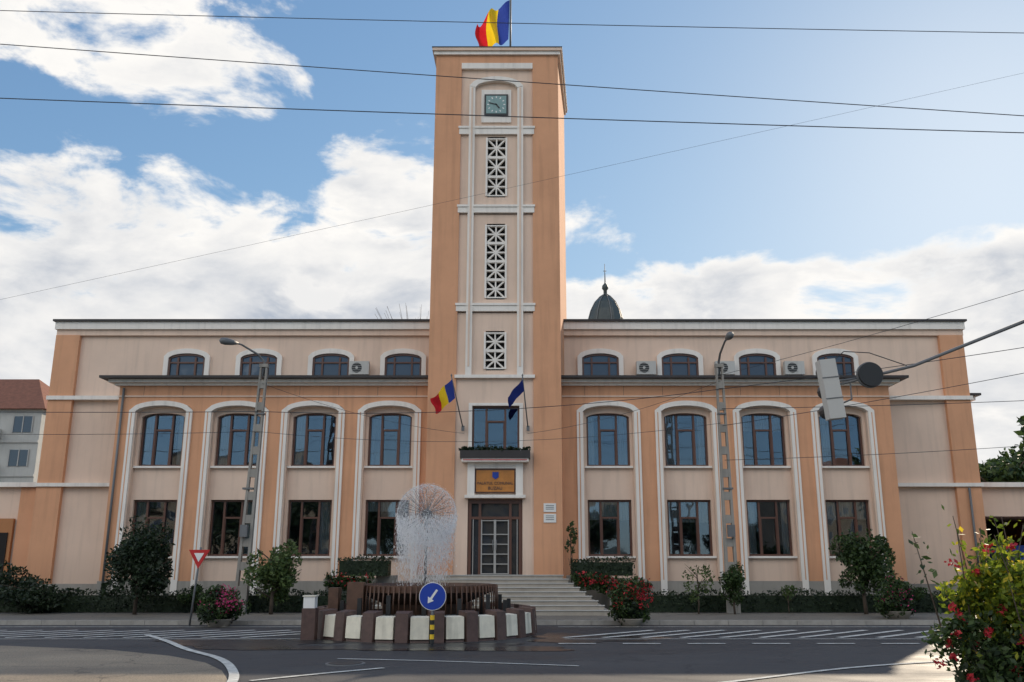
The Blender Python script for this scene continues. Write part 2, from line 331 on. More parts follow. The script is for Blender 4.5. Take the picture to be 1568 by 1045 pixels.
def panel(z0,z1,lz0,lz1,cells):
    lx0,lx1=-1.52,-.70
    H.box('tower_panel','pale',PX0,lx0,YT+.10,YT+.345,z0,z1); H.box('tower_panel','pale',lx1,PX1,YT+.10,YT+.345,z0,z1)
    H.box('tower_panel','pale',lx0,lx1,YT+.10,YT+.345,z0,lz0); H.box('tower_panel','pale',lx0,lx1,YT+.10,YT+.345,lz1,z1)
    H.box('lattice_void','dark',lx0,lx1,YT+.30,YT+.34,lz0,lz1)
    ch=(lz1-lz0)/cells; cx=(lx0+lx1)/2; w=lx1-lx0
    H.box('lattice','white',lx0-.05,lx0+.03,YT+.05,YT+.28,lz0,lz1); H.box('lattice','white',lx1-.03,lx1+.05,YT+.05,YT+.28,lz0,lz1)
    for i in range(cells+1):
        z=lz0+i*ch; H.box('lattice','white',lx0+.03,lx1-.03,YT+.1,YT+.28,z-.055,z+.055)
    H.box('lattice','white',cx-.03,cx+.03,YT+.12,YT+.27,lz0,lz1)
    for i in range(cells):
        zc=lz0+(i+.5)*ch; H.box('lattice','white',lx0+.03,lx1-.03,YT+.125,YT+.268,zc-.03,zc+.03)
        a=math.atan2(ch,w); l=math.hypot(ch,w)/2-.02
        for sg,off in ((1,0),(-1,.004)):
            H.box('lattice','white',cx-l,cx+l,YT+.13+off,YT+.262-off,zc-.03,zc+.03,rot=Matrix.Rotation(-sg*a,3,'Y'),piv=(cx,YT+.2,zc))
panel(16.4,19.6,16.80,19.48,3)
panel(12.05,15.97,12.30,15.50,4)
panel(9.05,11.67,9.32,10.85,2)
H.box('tower_panel','pale',PX0,PX1,YT+.12,YT+.345,19.6,22.75)
for z0,z1 in ((19.62,19.98),(16.02,16.36),(11.72,12.05)):
    H.box('tower_bars','white',PX0-.06,PX1+.06,YT-.02,YT+.2,z0,z1)
    H.box('tower_bars','white',PX0-.09,PX1+.09,YT-.06,YT+.1,z1-.09,z1+.003)
H.box('tower_bars','white',PX0-.06,PX1+.06,YT-.08,YT+.2,8.93,9.06)
for a,b_ in SX:
    H.box('tower_strips','white',a,b_,YT-.05,YT+.22,9.06,21.95)
    H.box('tower_strips','pale',a+.09,b_-.09,YT-.075,YT-.05,9.4,21.8)
ao=arc(-2.30,.03,21.9,.45); ai=[(-1.135+(p[0]+1.135)*.79,21.82+(p[1]-21.9)*.7) for p in ao]
H.strip('tower_strips','white',ai,ao,YT-.07,YT+.22)
H.box('clock_backing','white',-1.78,-.49,YT+.03,YT+.14,20.2,21.75)
H.box('clock_frame','black',-1.65,-.62,YT-.03,YT+.02,20.50,21.50)
H.box('clock_face','teal',-1.57,-.70,YT-.045,YT-.031,20.58,21.42)
ccx,ccz=-1.135,21.0
for i in range(12):
    a=i*math.pi/6; r=.35; px,pz=ccx+r*math.sin(a),ccz+r*math.cos(a)
    H.box('clock_marks','signwhite',px-.022,px+.022,YT-.055,YT-.046,pz-.04,pz+.04,rot=Matrix.Rotation(a,3,'Y'))
for ang,l,w in ((R(285),.32,.018),(R(142),.22,.026)):
    H.box('clock_hands','black',ccx-w,ccx+w,YT-.07,YT-.058-.003*(l>.3),ccz-.05,ccz+l,rot=Matrix.Rotation(ang,3,'Y'),piv=(ccx,YT,ccz))
H.box('entrance_panel','pale',PX0,-2.12,YT+.08,YT+.345,1.0,8.93); H.box('entrance_panel','pale',.0,PX1,YT+.08,YT+.345,1.0,8.93)
H.box('entrance_panel','pale',-2.12,0,YT+.08,YT+.345,7.82,8.93); H.box('entrance_panel','pale',-2.12,0,YT+.08,YT+.345,4.15,5.9)
H.box('bay_surrounds','white',-2.14,-2.0,YT+.03,YT+.34,5.9,7.82); H.box('bay_surrounds','white',-.12,.02,YT+.03,YT+.34,5.9,7.82)
H.box('bay_surrounds','white',-2.14,.02,YT+.028,YT+.338,7.821,7.93)
H.box('unlit_interior','dark',-2.0,-.12,YT+.343,YT+.347,5.9,7.82)
window(H,-1.06,1.88,5.9,7.815,YT+.2,split=(.3,.7),curt=False)
H.box('balcony','white',-2.36,.24,YT-.45,YT+.07,5.55,5.68); H.box('balcony','roof',-2.42,.30,YT-.5,YT+.06,5.683,5.98)
H.box('balcony','red',-2.30,.18,YT-.47,YT-.451,5.60,5.63)
H.box('sign_surround','white',-2.14,-1.86,YT-.16,YT+.08,4.3,5.55); H.box('sign_surround','white',-.26,.02,YT-.16,YT+.08,4.3,5.55)
H.box('sign_surround','white',-1.86,-.26,YT-.1,YT+.08,5.32,5.55); H.box('sign_surround','white',-2.24,.12,YT-.2,YT+.08,4.18,4.298)
H.box('name_board','gold',-1.80,-.32,YT-.06,YT-.0,4.42,5.25)
H.box('name_board_edge','brownframe',-1.84,-.28,YT-.04,YT+.01,4.38,5.29)
H.prism('coat_of_arms','blue',[(-1.17,4.98),(-1.05,4.90),(-.93,4.98),(-.93,5.18),(-1.17,5.18)],YT-.085,YT-.06)
dx0,dx1=-2.10,-.02; dz0,dz1=1.3,4.12; yd=YT+.12
H.box('door_void','glassdoor',dx0+.05,dx1-.05,yd+.14,yd+.2,dz0,dz1)
for a,b_ in ((dx0,dx0+.12),(dx1-.12,dx1),(dx0+.40,dx0+.5),(dx1-.5,dx1-.40)): H.box('door_frame','brownframe',a,b_,yd,yd+.13,dz0,dz1)
H.box('door_frame','brownframe',dx0+.1,dx1-.1,yd+.004,yd+.131,dz1-.14,dz1-.002); H.box('door_frame','brownframe',dx0+.1,dx1-.1,yd+.004,yd+.129,3.38,3.48)
for a,b_ in ((dx0+.5,-1.06),(-1.06,dx1-.5)):
    for u,v in ((a,a+.045),(b_-.045,b_)): H.box('door_leaves','whiteframe',u,v,yd-.03,yd+.06,dz0+.02,3.36)
    for z in (dz0+.02,1.68,2.05,2.42,2.79,3.31): H.box('door_leaves','whiteframe',a+.045,b_-.045,yd-.027,yd+.055,z,z+.035)
for xx in (-2.0,-.3): H.box('door_leaves','whiteframe',xx+.08,xx+.11,yd-.01,yd+.06,dz0,3.38)
for xx in (-1.14,-1.0): H.tube('door_handles','metal',[(xx,yd-.07,2.2),(xx,yd-.07,2.6)],.015,6)
H.box('plaque','signwhite',.82,1.30,YT-.03,YT+.0,3.65,3.98); H.box('plaque','signwhite',.82,1.30,YT-.03,YT+.0,3.25,3.58)
for z in (3.9,3.83,3.76,3.50,3.43,3.36): H.box('plaque_lettering','metal',.90,1.22,YT-.036,YT-.031,z-.012,z+.012)
H.tube('wall_downpipe','metal',[(wx0+.2,YW-.08,.3),(wx0+.2,YW-.08,8.7)],.05,8); H.tube('wall_downpipe','metal',[(XR-.55,YB-.26,.3),(XR-.55,YB-.26,4.8)],.05,8)
he=H.done()
def text(txt,size,x,y,z,mat,parent):
    c=bpy.data.curves.new('lettering','FONT'); c.body=txt; c.size=size; c.align_x='CENTER'; c.extrude=.008
    o=bpy.data.objects.new('lettering',c); sc.collection.objects.link(o); o.location=(x,y,z); o.rotation_euler=(math.pi/2,0,0); c.materials.append(M[mat]); o.parent=parent
text('PALATUL COMUNAL',.15,-1.06,YT-.07,4.70,'brownstone',he); text('BUZAU',.17,-1.06,YT-.07,4.50,'brownstone',he)
P=Obj('balcony_plants')
for i in range(9):
    foliage(P,'leaves','leafdark',(-2.25+i*.30,YT-.3,6.02),(.25,.22,.18),180,.05,seed=i)
P.done()

def ac(x,z):
    o=Obj('air_conditioner'); o.box('casing','acwhite',x-.42,x+.42,YB-.45,YB-.14,z,z+.58)
    o.tube('fan_grille','black',[(x-.1,YB-.46,z+.29),(x-.1,YB-.44,z+.29)],.22,18,False)
    for k in range(5): o.box('grille_bars','acwhite',x-.32,x+.12,YB-.468,YB-.462,z+.12+k*.085,z+.13+k*.085)
    o.tube('fan_hub','acwhite',[(x-.1,YB-.475,z+.29),(x-.1,YB-.45,z+.29)],.06,10,False)
    for k in (-.3,.3): o.box('brackets','metal',x+k-.02,x+k+.02,YB-.45,YB,z-.06,z-.005)
    o.done()
for x in (-7.05,5.35,8.75,11.75): ac(x,9.62)

# ------------------------------------------------------------ flags
def flag_mesh(o,part_mats,origin,U,Vv,nu=24,nv=12,amp=.12,fold=3.0,ph=0):
    origin=Vector(origin);U=Vector(U);Vv=Vector(Vv); Nn=U.cross(Vv).normalized()
    nb=len(part_mats); per=nu//nb
    for bi,mt in enumerate(part_mats):
        V=[];F=[]
        for i in range(per+1):
            u=(bi*per+i)/nu
            for j in range(nv+1):
                v=j/nv
                w=amp*math.sin(u*fold*2*math.pi+v*2.6+ph)*(.3+u)
                V.append(origin+U*u+Vv*v*(1-.12*u)+Nn*w+Vv.normalized()*(amp*.7*math.sin(u*9+ph)*u)+U.normalized()*(amp*.6*math.sin(v*5+ph)*u))
        for i in range(per):
            for j in range(nv): a=i*(nv+1)+j; F.append((a,a+nv+1,a+nv+2,a+1))
        o.add('cloth_'+mt,mt,V,F,True)
f=Obj('national_flag'); f.tube('pole','metal',[(-.55,36.2,23.7),(-.55,36.2,29)],.045); f.lathe('base','metal',-.55,36.2,[(.16,23.7),(.16,23.8),(.06,23.95)],12)
flag_mesh(f,['fblu','fyel','fred'],(-.6,36.2,27.0),(-1.45,-.25,-1.3),(-.05,0,-2.05),36,12,.28,2.0); f.done()
def bracket_flag(x,top,name):
    f=Obj(name); f.tube('pole','metal',[(x,YT,6.9),(top[0],top[1],top[2])],.025,6)
    f.box('bracket','metal',x-.06,x+.06,YT-.06,YT,6.8,7.0)
    f.lathe('finial','metal',top[0],top[1],[(0,top[2]-.02),(.04,top[2]+.04),(0,top[2]+.12)],8); return f
f=bracket_flag(-2.35,(-2.75,33.8,8.75),'national_flag')
flag_mesh(f,['fblu','fyel','fred'],(-2.74,33.85,8.65),(-.74,-.15,-.78),(.14,.12,-.72),18,8,.09,1.6,1.0); f.done()
f=bracket_flag(.22,(.0,33.8,8.75),'european_union_flag')
flag_mesh(f,['feu'],(.0,33.85,8.65),(-.58,-.2,-.74),(.06,.05,-.45),18,8,.05,1.2); f.done()

# ------------------------------------------------------------ stairs
S=Obj('entrance_stairs')
ns=9
for i in range(ns):
    z1=1.3-i*.13; yf=33.0-i*.42; ex=i*.17
    if i: S.box('steps','stone',-3.75-ex,1.45+ex,yf,33.0-(i-1)*.42,0,z1)
    else: S.box('steps','stone',-3.75,1.45,33.0,YT+.3,0,1.3)
    if i:
        for sg in (-1,1):
            xa=1.45+ex-.17 if sg>0 else -3.75-ex; S.box('side_steps','stone',xa,xa+.17,33.0-(i-1)*.42,YT-.02,0,z1)
    S.box('nosings','acwhite',-3.78-ex,1.48+ex,yf-.03,yf+.10,z1+.002,z1+.03)
S.done()

# ------------------------------------------------------------ ground, road, pavement
def sheet(name,mat,pts,z,thick=0):
    n=len(pts); V=[(x,y,z) for x,y in pts]; F=[tuple(range(n))]
    if thick:
        V+=[(x,y,z-thick) for x,y in pts]; F+=[(i,(i+n),(i+1)%n+n,(i+1)%n) for i in range(n)]
    me=bpy.data.meshes.new(name); me.from_pydata(V,[],F); me.materials.append(M[mat]); me.update()
    o=bpy.data.objects.new(name,me); sc.collection.objects.link(o); return o
sheet('ground','earth',[(-1500,-1500),(1500,-1500),(1500,1500),(-1500,1500)],-.01)
sheet('road','asphalt',[(-120,-30),(120,-30),(120,30),(-120,30)],0.0)
sheet('pavement','paving',[(-90,27.3),(90,27.3),(90,130),(-90,130)],.12,.12)
sheet('garden_bed','earth',[(-24,31.2),(-5.2,31.2),(-5.2,35.9),(-24,35.9)],.135)
sheet('garden_bed','earth',[(3.0,31.2),(24,31.2),(24,35.9),(3.0,35.9)],.135)
K=Obj('kerb'); 
x=-60
while x<60:
    K.box('kerb_stones','kerb',x+.006,x+.994,27.12,27.30,0,.13+random.uniform(-.004,.004)); x+=1
K.done()
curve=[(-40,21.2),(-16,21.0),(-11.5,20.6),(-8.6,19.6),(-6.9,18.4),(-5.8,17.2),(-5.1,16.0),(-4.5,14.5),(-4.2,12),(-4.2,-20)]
sheet('sunlit_apron','tan',[(-40,-20)]+list(reversed(curve)),.004)  # lit patch of paving drawn as a lighter sheet
gg=random.Random(4)
for (px_,py_,rx_,ry_) in ((-6.2,21.2,1.9,1.2),(-2.4,20.2,3.4,.9),(1.6,22.5,1.6,1.3)):
    pts=[]
    for i in range(40):
        a=2*math.pi*i/40; k=1+.22*math.sin(3*a+px_)+.12*math.sin(7*a+1)+gg.uniform(-.06,.06); pts.append((px_+rx_*k*math.cos(a),py_+ry_*k*math.sin(a)))
    sheet('wet_road_patch','wet',pts,.006+.001*rx_)
RM=Obj('road_markings')
def band(pts,w,z=.013):
    for i in range(len(pts)-1):
        a=Vector((*pts[i],0)); b_=Vector((*pts[i+1],0)); d=(b_-a); n_=Vector((-d.y,d.x,0)).normalized()*w/2
        RM.add('lines','paint',[(a-n_)+Vector((0,0,z)),(b_-n_)+Vector((0,0,z)),(b_+n_)+Vector((0,0,z)),(a+n_)+Vector((0,0,z))],[(0,1,2,3)])
def smooth(pts,n=8):
    out=[]
    P=[Vector(p) for p in pts]
    for i in range(len(P)-1):
        p0=P[max(i-1,0)];p1=P[i];p2=P[i+1];p3=P[min(i+2,len(P)-1)]
        for k in range(n):
            t=k/n; out.append(tuple(.5*((2*p1)+(-p0+p2)*t+(2*p0-5*p1+4*p2-p3)*t*t+(-p0+3*p1-3*p2+p3)*t**3)))
    out.append(tuple(P[-1])); return out
band(smooth([(-9.4,23.4),(-8.2,21.6),(-7.0,19.6),(-5.8,17.9),(-5.0,16.2),(-4.4,14.3),(-4.1,12)]),.16,.0175)
band(smooth([(1.5,13.4),(3.2,14.5),(5.8,16.4),(8.5,17.6),(12,18.3),(18,18.8)]),.12)
band(smooth([(-4.2,14.6),(-3.3,15.5),(-2.4,16.3)]),.12)
band(smooth([(1,16.6),(-1.6,17.4),(-3.5,17.8)]),.08)
x=.8
while x<16: band([(x,21.0),(x+.85,21.0)],.16); x+=1.45
for s0,s1 in ((-22,-6.0),(1.0,20)):
    x=s0
    while x<s1:
        band([(x,22.6),(x+2.5,25.0)],.19); x+=.95
    band([(s0,26.2),(s1+2,26.2)],.12); band([(s0,22.2),(s1+1,22.2)],.10)
RM.done()
o=Obj('manhole_cover'); o.tube('rim','metal',[(-3.2,17.0,-.05),(-3.2,17.0,.016)],.36,28,False); o.tube('lid','black',[(-3.2,17.0,-.05),(-3.2,17.0,.022)],.30,28,False); o.done()

def hedge(x0,x1,y0,y1,h,mat='leafdark',z=.12,name='hedge',dens=300):
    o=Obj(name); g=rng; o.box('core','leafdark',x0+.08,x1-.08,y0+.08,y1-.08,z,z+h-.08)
    n=int((x1-x0)*dens); t=g.random(n); C=np.zeros((n,3)); C[:,0]=x0+(x1-x0)*g.random(n)
    top=t<.45
    C[:,1]=np.where(top,y0+(y1-y0)*g.random(n),y0+.06*g.normal(size=n)); C[:,2]=np.where(top,z+h+.05*g.normal(size=n)+.04*np.sin(C[:,0]*2.1)+.03*np.sin(C[:,0]*5.3),z+h*g.random(n))
    o.add('leaves',mat,*quads('l',mat,C,.05))
    o.done()
hedge(-24,-5.3,31.4,32.2,.62); hedge(3.4,24,31.4,32.2,.62)
hedge(1.7,4.0,32.6,33.5,.55,z=1.3); hedge(-6.6,-4.7,32.6,33.5,.6,z=1.3)
PL=Obj('stone_planter'); PL.box('box','grey',3.05,4.3,32.3,34,0,1.05); PL.box('rim','stone',2.98,4.37,32.25,34.05,1.052,1.2); PL.box('back_step','grey',1.62,3.05,33.3,34,0,1.3); PL.done()
PL=Obj('stone_planter'); PL.box('box','grey',-6.9,-5.3,32.3,34,0,1.05); PL.box('rim','stone',-6.97,-5.23,32.25,34.05,1.052,1.2); PL.box('back_step','grey',-5.3,-4.6,33.3,34,0,1.3); PL.done()
fb=Obj('flower_bed')
for i in range(10): foliage(fb,'leaves','leaf',(2.0+i*.25,32.2,1.15-.03*i),(.3,.3,.4),330,.06,seed=40+i); foliage(fb,'flowers','crimson',(2.0+i*.25,32.0,1.2-.03*i),(.28,.25,.38),26,.05,seed=60+i)
fb.done()
fb=Obj('flower_bed')
for i in range(6): foliage(fb,'leaves','leaf',(-6.7+i*.25,32.2,1.1),(.3,.3,.35),300,.06,seed=80+i); foliage(fb,'flowers','crimson',(-6.7+i*.25,32.0,1.15),(.28,.25,.34),10,.05,seed=90+i)
fb.done()
def globe(x,y,r,h,mat,nf,seed,z0=.12,name='flower_planter'):
    o=Obj(name); o.lathe('pot','stone',x,y,[(0,z0),(r*.4,z0),(r*.55,z0+.20),(r*.58,z0+.22),(r*.5,z0+.22)],18)
    foliage(o,'leaves','leaf',(x,y,z0+h*.52),(r,r,h*.55),4200,.05,clumps=26,cr=.42,seed=seed,zmin=z0+.03)
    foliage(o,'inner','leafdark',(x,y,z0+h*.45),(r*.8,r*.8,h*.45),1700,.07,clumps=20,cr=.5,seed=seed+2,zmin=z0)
    foliage(o,'flowers',mat,(x,y-.05,z0+h*.62),(r*1.0,r*1.0,h*.5),nf,.045,clumps=26,cr=.36,seed=seed+1,zmin=z0+.1); o.done()
globe(-8.6,26.4,.70,1.1,'pink',900,3,z0=0); globe(3.1,26.6,.68,1.2,'crimson',700,5,z0=0); globe(11.4,28.2,.72,1.15,'pink',420,9)

def tree(name,x,y,h,rx,mat,n,size,seed,trunk=.07,cb=.25,clumps=22,z0=.12,cr=.34):
    o=Obj(name); g=random.Random(seed)
    pts=[(x,y,z0)]; 
    for i in range(1,6): pts.append((x+g.uniform(-.04,.04)*h*.3,y+g.uniform(-.04,.04)*h*.3,z0+h*.8*i/5))
    o.tube('trunk','bark',pts,[trunk*(1-.15*i) for i in range(6)],7)
    for i in range(9):
        a=g.uniform(0,6.28); zb=z0+h*(.2+.5*i/9); l=rx*g.uniform(.5,.85)
        o.tube('limbs','bark',[(x,y,zb),(x+math.cos(a)*l*.5,y+math.sin(a)*l*.5,zb+h*.10),(x+math.cos(a)*l,y+math.sin(a)*l,zb+h*.2)],[trunk*.45,trunk*.3,trunk*.12],5)
    foliage(o,'leaves',mat,(x,y,z0+h*(cb+1)/2),(rx,rx,h*(1-cb)/2),n,size,clumps=clumps,cr=cr,seed=seed)
    o.done()
tree('ornamental_tree',-12.6,30.2,3.1,1.3,'leafdark',9000,.075,11,cb=.05,clumps=44)
tree('ornamental_tree',-8.2,30.3,2.5,1.15,'leaflight',4400,.065,12,cb=.10,clumps=34,cr=.3)
tree('ornamental_tree',11.25,30.4,3.0,1.15,'leaf',5600,.07,13,cb=.08,clumps=34)
tree('shrub',6.95,30.4,1.7,.5,'leaf',2400,.05,14,trunk=.04,cb=.0,clumps=22,cr=.4)
tree('shrub',5.8,30.6,1.9,.75,'leaflight',600,.05,15,trunk=.03,cb=.1,clumps=24,cr=.2)
tree('shrub',1.75,32.9,2.3,.35,'leaf',300,.06,16,trunk=.03,cb=.4,z0=1.0,clumps=16,cr=.25)
tree('shrub',-16.4,31.0,1.15,1.6,'leafdark',3200,.07,17,trunk=.03,cb=.0,clumps=26)
tree('shrub',-18.8,33.0,1.7,1.3,'leafdark',3000,.07,27,trunk=.03,cb=.0,clumps=26)
tree('shrub',8.9,31.0,1.1,.35,'leaflight',260,.05,18,trunk=.02,cb=.1,clumps=10,cr=.3)
tree('shrub',-11.0,31.0,1.1,.7,'leaf',900,.06,19,trunk=.02,cb=.1,clumps=14,cr=.3)
tree('shrub',12.9,31.0,1.2,.8,'leaf',1200,.06,20,trunk=.02,cb=.1,clumps=14,cr=.3)
tree('offscreen_shade_tree',19.6,28.5,8.5,3.4,'leaf',9000,.16,77,trunk=.2,cb=.22,clumps=46,cr=.32)  # unseen tree added out of frame to shade the right-hand road
o=Obj('rose_bush'); g=random.Random(5)
bxs,bys=4.85,9.0
for i in range(34):
    bx,by=bxs+g.uniform(-.4,.6),bys+g.uniform(-.4,.4); tx,ty=bx+g.uniform(-.55,.6),by+g.uniform(-.4,.4); tz=g.uniform(1.3,2.25)
    o.tube('stems','bark',[(bx,by,0),((bx+tx)/2+g.uniform(-.08,.08),(by+ty)/2,tz*.55),(tx,ty,tz)],[.014,.010,.004],5)
    m_=38; s_=np.random.default_rng(i).random(m_)[:,None]; p0=np.array([(bx+tx)/2,(by+ty)/2,tz*.55]); p1=np.array([tx,ty,tz])
    o.add('stem_leaves','leafyel' if i%3 else 'leaf',*quads('s','leaf',p0+(p1-p0)*s_+rng.normal(size=(m_,3))*.05,.040))
foliage(o,'leaves','leaf',(bxs,bys,.85),(1.05,.7,.85),8000,.036,clumps=64,cr=.24,seed=31,zmin=.05)
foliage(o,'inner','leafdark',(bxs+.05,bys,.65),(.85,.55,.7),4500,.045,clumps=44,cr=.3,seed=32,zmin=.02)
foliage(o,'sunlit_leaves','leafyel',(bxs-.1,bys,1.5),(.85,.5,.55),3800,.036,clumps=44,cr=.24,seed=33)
for i in range(30):
    c=np.array([bxs+g.uniform(-1.0,.8),8.6+g.uniform(-.2,.4),g.uniform(.5,1.95)])
    o.add('roses','crimson',*quads('r','crimson',c+rng.normal(size=(16,3))*.020,.026))
o.done()

# ------------------------------------------------------------ fountain
F_=Obj('fountain'); fx,fy=-2.55,24.15
F_.lathe('basin_floor','water',fx,fy,[(0,.38),(2.55,.38)],48,False)
F_.lathe('basin_wall','brownstone',fx,fy,[(2.50,.0),(2.50,.50),(2.68,.50),(2.68,.0)],48,False)
nb=22
HX=[(0,3,2,1),(4,5,6,7),(0,1,5,4),(1,2,6,5),(2,3,7,6),(3,0,4,7)]
for i in range(nb*2):
    a=2*math.pi*(i+.5)/(nb*2)
    rot=Matrix.Rotation(a,3,'Z'); c=Vector((fx,fy,0))
    wd=2*math.pi*2.75/(nb*2)
    if i%2==0:
        r0,r1,h=2.55,2.93,.66
        V=[(r0,-wd*.50,0),(r1,-wd*.37,0),(r1,wd*.37,0),(r0,wd*.50,0),(r0,-wd*.50,h+.02),(r1-.04,-wd*.37,h-.02),(r1-.04,wd*.37,h-.02),(r0,wd*.50,h+.02)]
        F_.add('brown_blocks','brownstone',[rot@Vector(v)+c for v in V],HX)
    else:
        r0,r1=2.6,2.89
        V=[(r0,-wd*.54,.07),(r1,-wd*.54,.07),(r1,wd*.54,.07),(r0,wd*.54,.07),(r0,-wd*.54,.57),(r1-.03,-wd*.54,.55),(r1-.03,wd*.54,.55),(r0,wd*.54,.57)]
        F_.add('cream_blocks','creamstone',[rot@Vector(v)+c for v in V],HX)
        V=[(v[0]-.03,v[1]*1.01,0 if v[2]<.2 else .069) for v in V]
        F_.add('block_base','brownstone',[rot@Vector(v)+c for v in V],HX)
F_.lathe('bowl','copper',fx,fy,[(1.0,.3),(1.1,.75),(1.72,1.02),(1.86,1.05),(1.86,1.22),(1.74,1.22),(1.70,1.12),(0,1.10)],40,False)
F_.lathe('bowl_ring','metal',fx,fy,[(1.3,.36),(1.3,.52),(1.42,.52),(1.42,.36)],40,False)
for i in range(84):
    a=2*math.pi*i/84; r=1.88
    F_.tube('chains','copper',[(fx+r*math.cos(a),fy+r*math.sin(a),1.2),(fx+(r+.03)*math.cos(a),fy+(r+.03)*math.sin(a),.85),(fx+(r+.02)*math.cos(a),fy+(r+.02)*math.sin(a),.40)],[.03,.02,.012],4)
for i in range(16):
    a=2*math.pi*i/16+.1; r=2.2
    F_.box('nozzles','black',fx+r*math.cos(a)-.05,fx+r*math.cos(a)+.05,fy+r*math.sin(a)-.05,fy+r*math.sin(a)+.05,.38,.85+(i%3)*.08)
F_.box('copper_boxes','copper',fx-1.75,fx-1.35,fy-1.5,fy-1.2,.4,1.3); F_.box('copper_boxes','copper',fx-2.35,fx-2.1,fy-.8,fy-.4,.4,1.15)
cz=3.02; F_.tube('stem','metal',[(fx,fy,1.0),(fx,fy,cz)],.035,8)
F_.lathe('hub','metal',fx,fy,[(0,cz-.14),(.1,cz-.1),(.14,cz),(.1,cz+.1),(0,cz+.14)],12)
n=110; k=np.arange(n)+.5; ph=np.arccos(1-2*k/n); th=math.pi*(1+5**.5)*k
D=np.stack([np.cos(th)*np.sin(ph),np.sin(th)*np.sin(ph),np.cos(ph)],1)
C0=np.array([fx,fy,cz]); RS=.80
for d in D: F_.tube('spokes','metal',[tuple(C0+d*.12),tuple(C0+d*RS*.93)],.0055,4,False)
F_.done()
W=Obj('fountain_spray')
pts=[];pe=[]
for d in D:   # each nozzle throws a thin bell-shaped disc of water
    q=rng.normal(size=(95,3)); q-=d*(q@d)[:,None]; q/=np.linalg.norm(q,axis=1)[:,None]
    rr=rng.random(95)**.5*.14; p=C0+d*RS*.99+q*rr[:,None]-d*(rr[:,None]**2*.9); p[:,2]-=rr**2*.6; pts.append(p)
    q=rng.normal(size=(60,3)); q-=d*(q@d)[:,None]; q/=np.linalg.norm(q,axis=1)[:,None]
    rr=.135+rng.normal(size=60)*.012; p=C0+d*RS*.99+q*rr[:,None]-d*(rr[:,None]**2*.9); p[:,2]-=rr**2*.6; pe.append(p)
W.add('splash','mist',*quads('s','mist',np.concatenate(pts),.011)); W.add('splash_edge','spray',*quads('s','spray',np.concatenate(pe),.011))
# fine droplets filling the rim of the globe
n=15000; q=rng.normal(size=(n,3)); q/=np.linalg.norm(q,axis=1)[:,None]; W.add('globe_droplets','spray',*quads('s','spray',C0+q*(RS*(.78+.27*rng.random(n)**.7))[:,None],.0075))
n=26000; a=rng.random(n)*2*math.pi; rr=RS*1.04*(rng.random(n)**.42); cap=np.sqrt(np.clip((RS*1.04)**2-rr**2,0,None)); zt=cz+cap*rng.uniform(-1,.0,n)
u=rng.random(n)**1.25; z=zt-(zt-1.15)*u
dr=np.clip(cz-z,0,None); C=np.stack([fx+rr*np.cos(a)*(1-.12*dr)+rng.normal(size=n)*.06*dr-.03*dr,fy+rr*np.sin(a)*(1-.12*dr),z],1)
keep=rng.random(n)<np.clip(1.2-.60*dr,.06,1); C=C[keep]; n=len(C)
w=.0050*rng.uniform(.5,1.4,n); l=.020*rng.uniform(.5,2,n); V=np.zeros((n,4,3)); t=rng.random(n)*math.pi; ux=np.cos(t);uy=np.sin(t)
for q,(s1,s2) in enumerate(((-1,-1),(1,-1),(1,1),(-1,1))):
    V[:,q,0]=C[:,0]+s1*w*ux; V[:,q,1]=C[:,1]+s1*w*uy; V[:,q,2]=C[:,2]+s2*l
W.add('falling_water','spray',V.reshape(-1,3).tolist(),np.arange(4*n).reshape(-1,4).tolist())
W.done()
cb=Obj('concrete_block'); cb.box('block','signwhite',-5.2,-4.93,22.0,22.3,.72,.98); cb.box('base','brownstone',-5.22,-4.9,21.98,22.32,0,.718); cb.box('cap','creamstone',-5.22,-4.91,21.98,22.32,.982,1.01); cb.done()

# ------------------------------------------------------------ signs
o=Obj('direction_sign'); sx,sy,sz=-1.98,20.4,1.05
o.tube('post','metal',[(sx,sy+.04,0),(sx,sy+.04,1.3)],.03)
o.tube('disc_rim','signwhite',[(sx,sy-.005,sz),(sx,sy+.005,sz)],.30,36,False); o.tube('disc','blue',[(sx,sy-.012,sz),(sx,sy-.004,sz)],.285,36,False)
rt=Matrix.Rotation(R(35),3,'Y')
def rp(poly): return [((rt@Vector((x,0,z))).x+sx,(rt@Vector((x,0,z))).z+sz) for x,z in poly]
o.prism('arrow','signwhite',rp([(-.024,-.06),(.024,-.06),(.024,.17),(-.024,.17)]),sy-.02,sy-.013); o.prism('arrow','signwhite',rp([(0,-.18),(.08,-.06),(-.08,-.06)]),sy-.0205,sy-.0135)
for i in range(6): o.tube('striped_sleeve','yellow' if i%2 else 'black',[(sx,sy+.04,.05+i*.1),(sx,sy+.04,.15+i*.1)],.05,12,False)
o.done()
o=Obj('give_way_sign'); sx,sy,sz=-9.5,26.9,1.95
o.tube('post','metal',[(sx-.12,sy+.04,0),(sx+.02,sy+.04,2.2)],.03)
def tri(r): return [(sx,sz-r),(sx+r*.866,sz+r*.5),(sx-r*.866,sz+r*.5)]
o.prism('red_border','red',tri(.36),sy-.01,sy+.01); o.prism('white_field','signwhite',tri(.17),sy-.016,sy-.011); o.done()

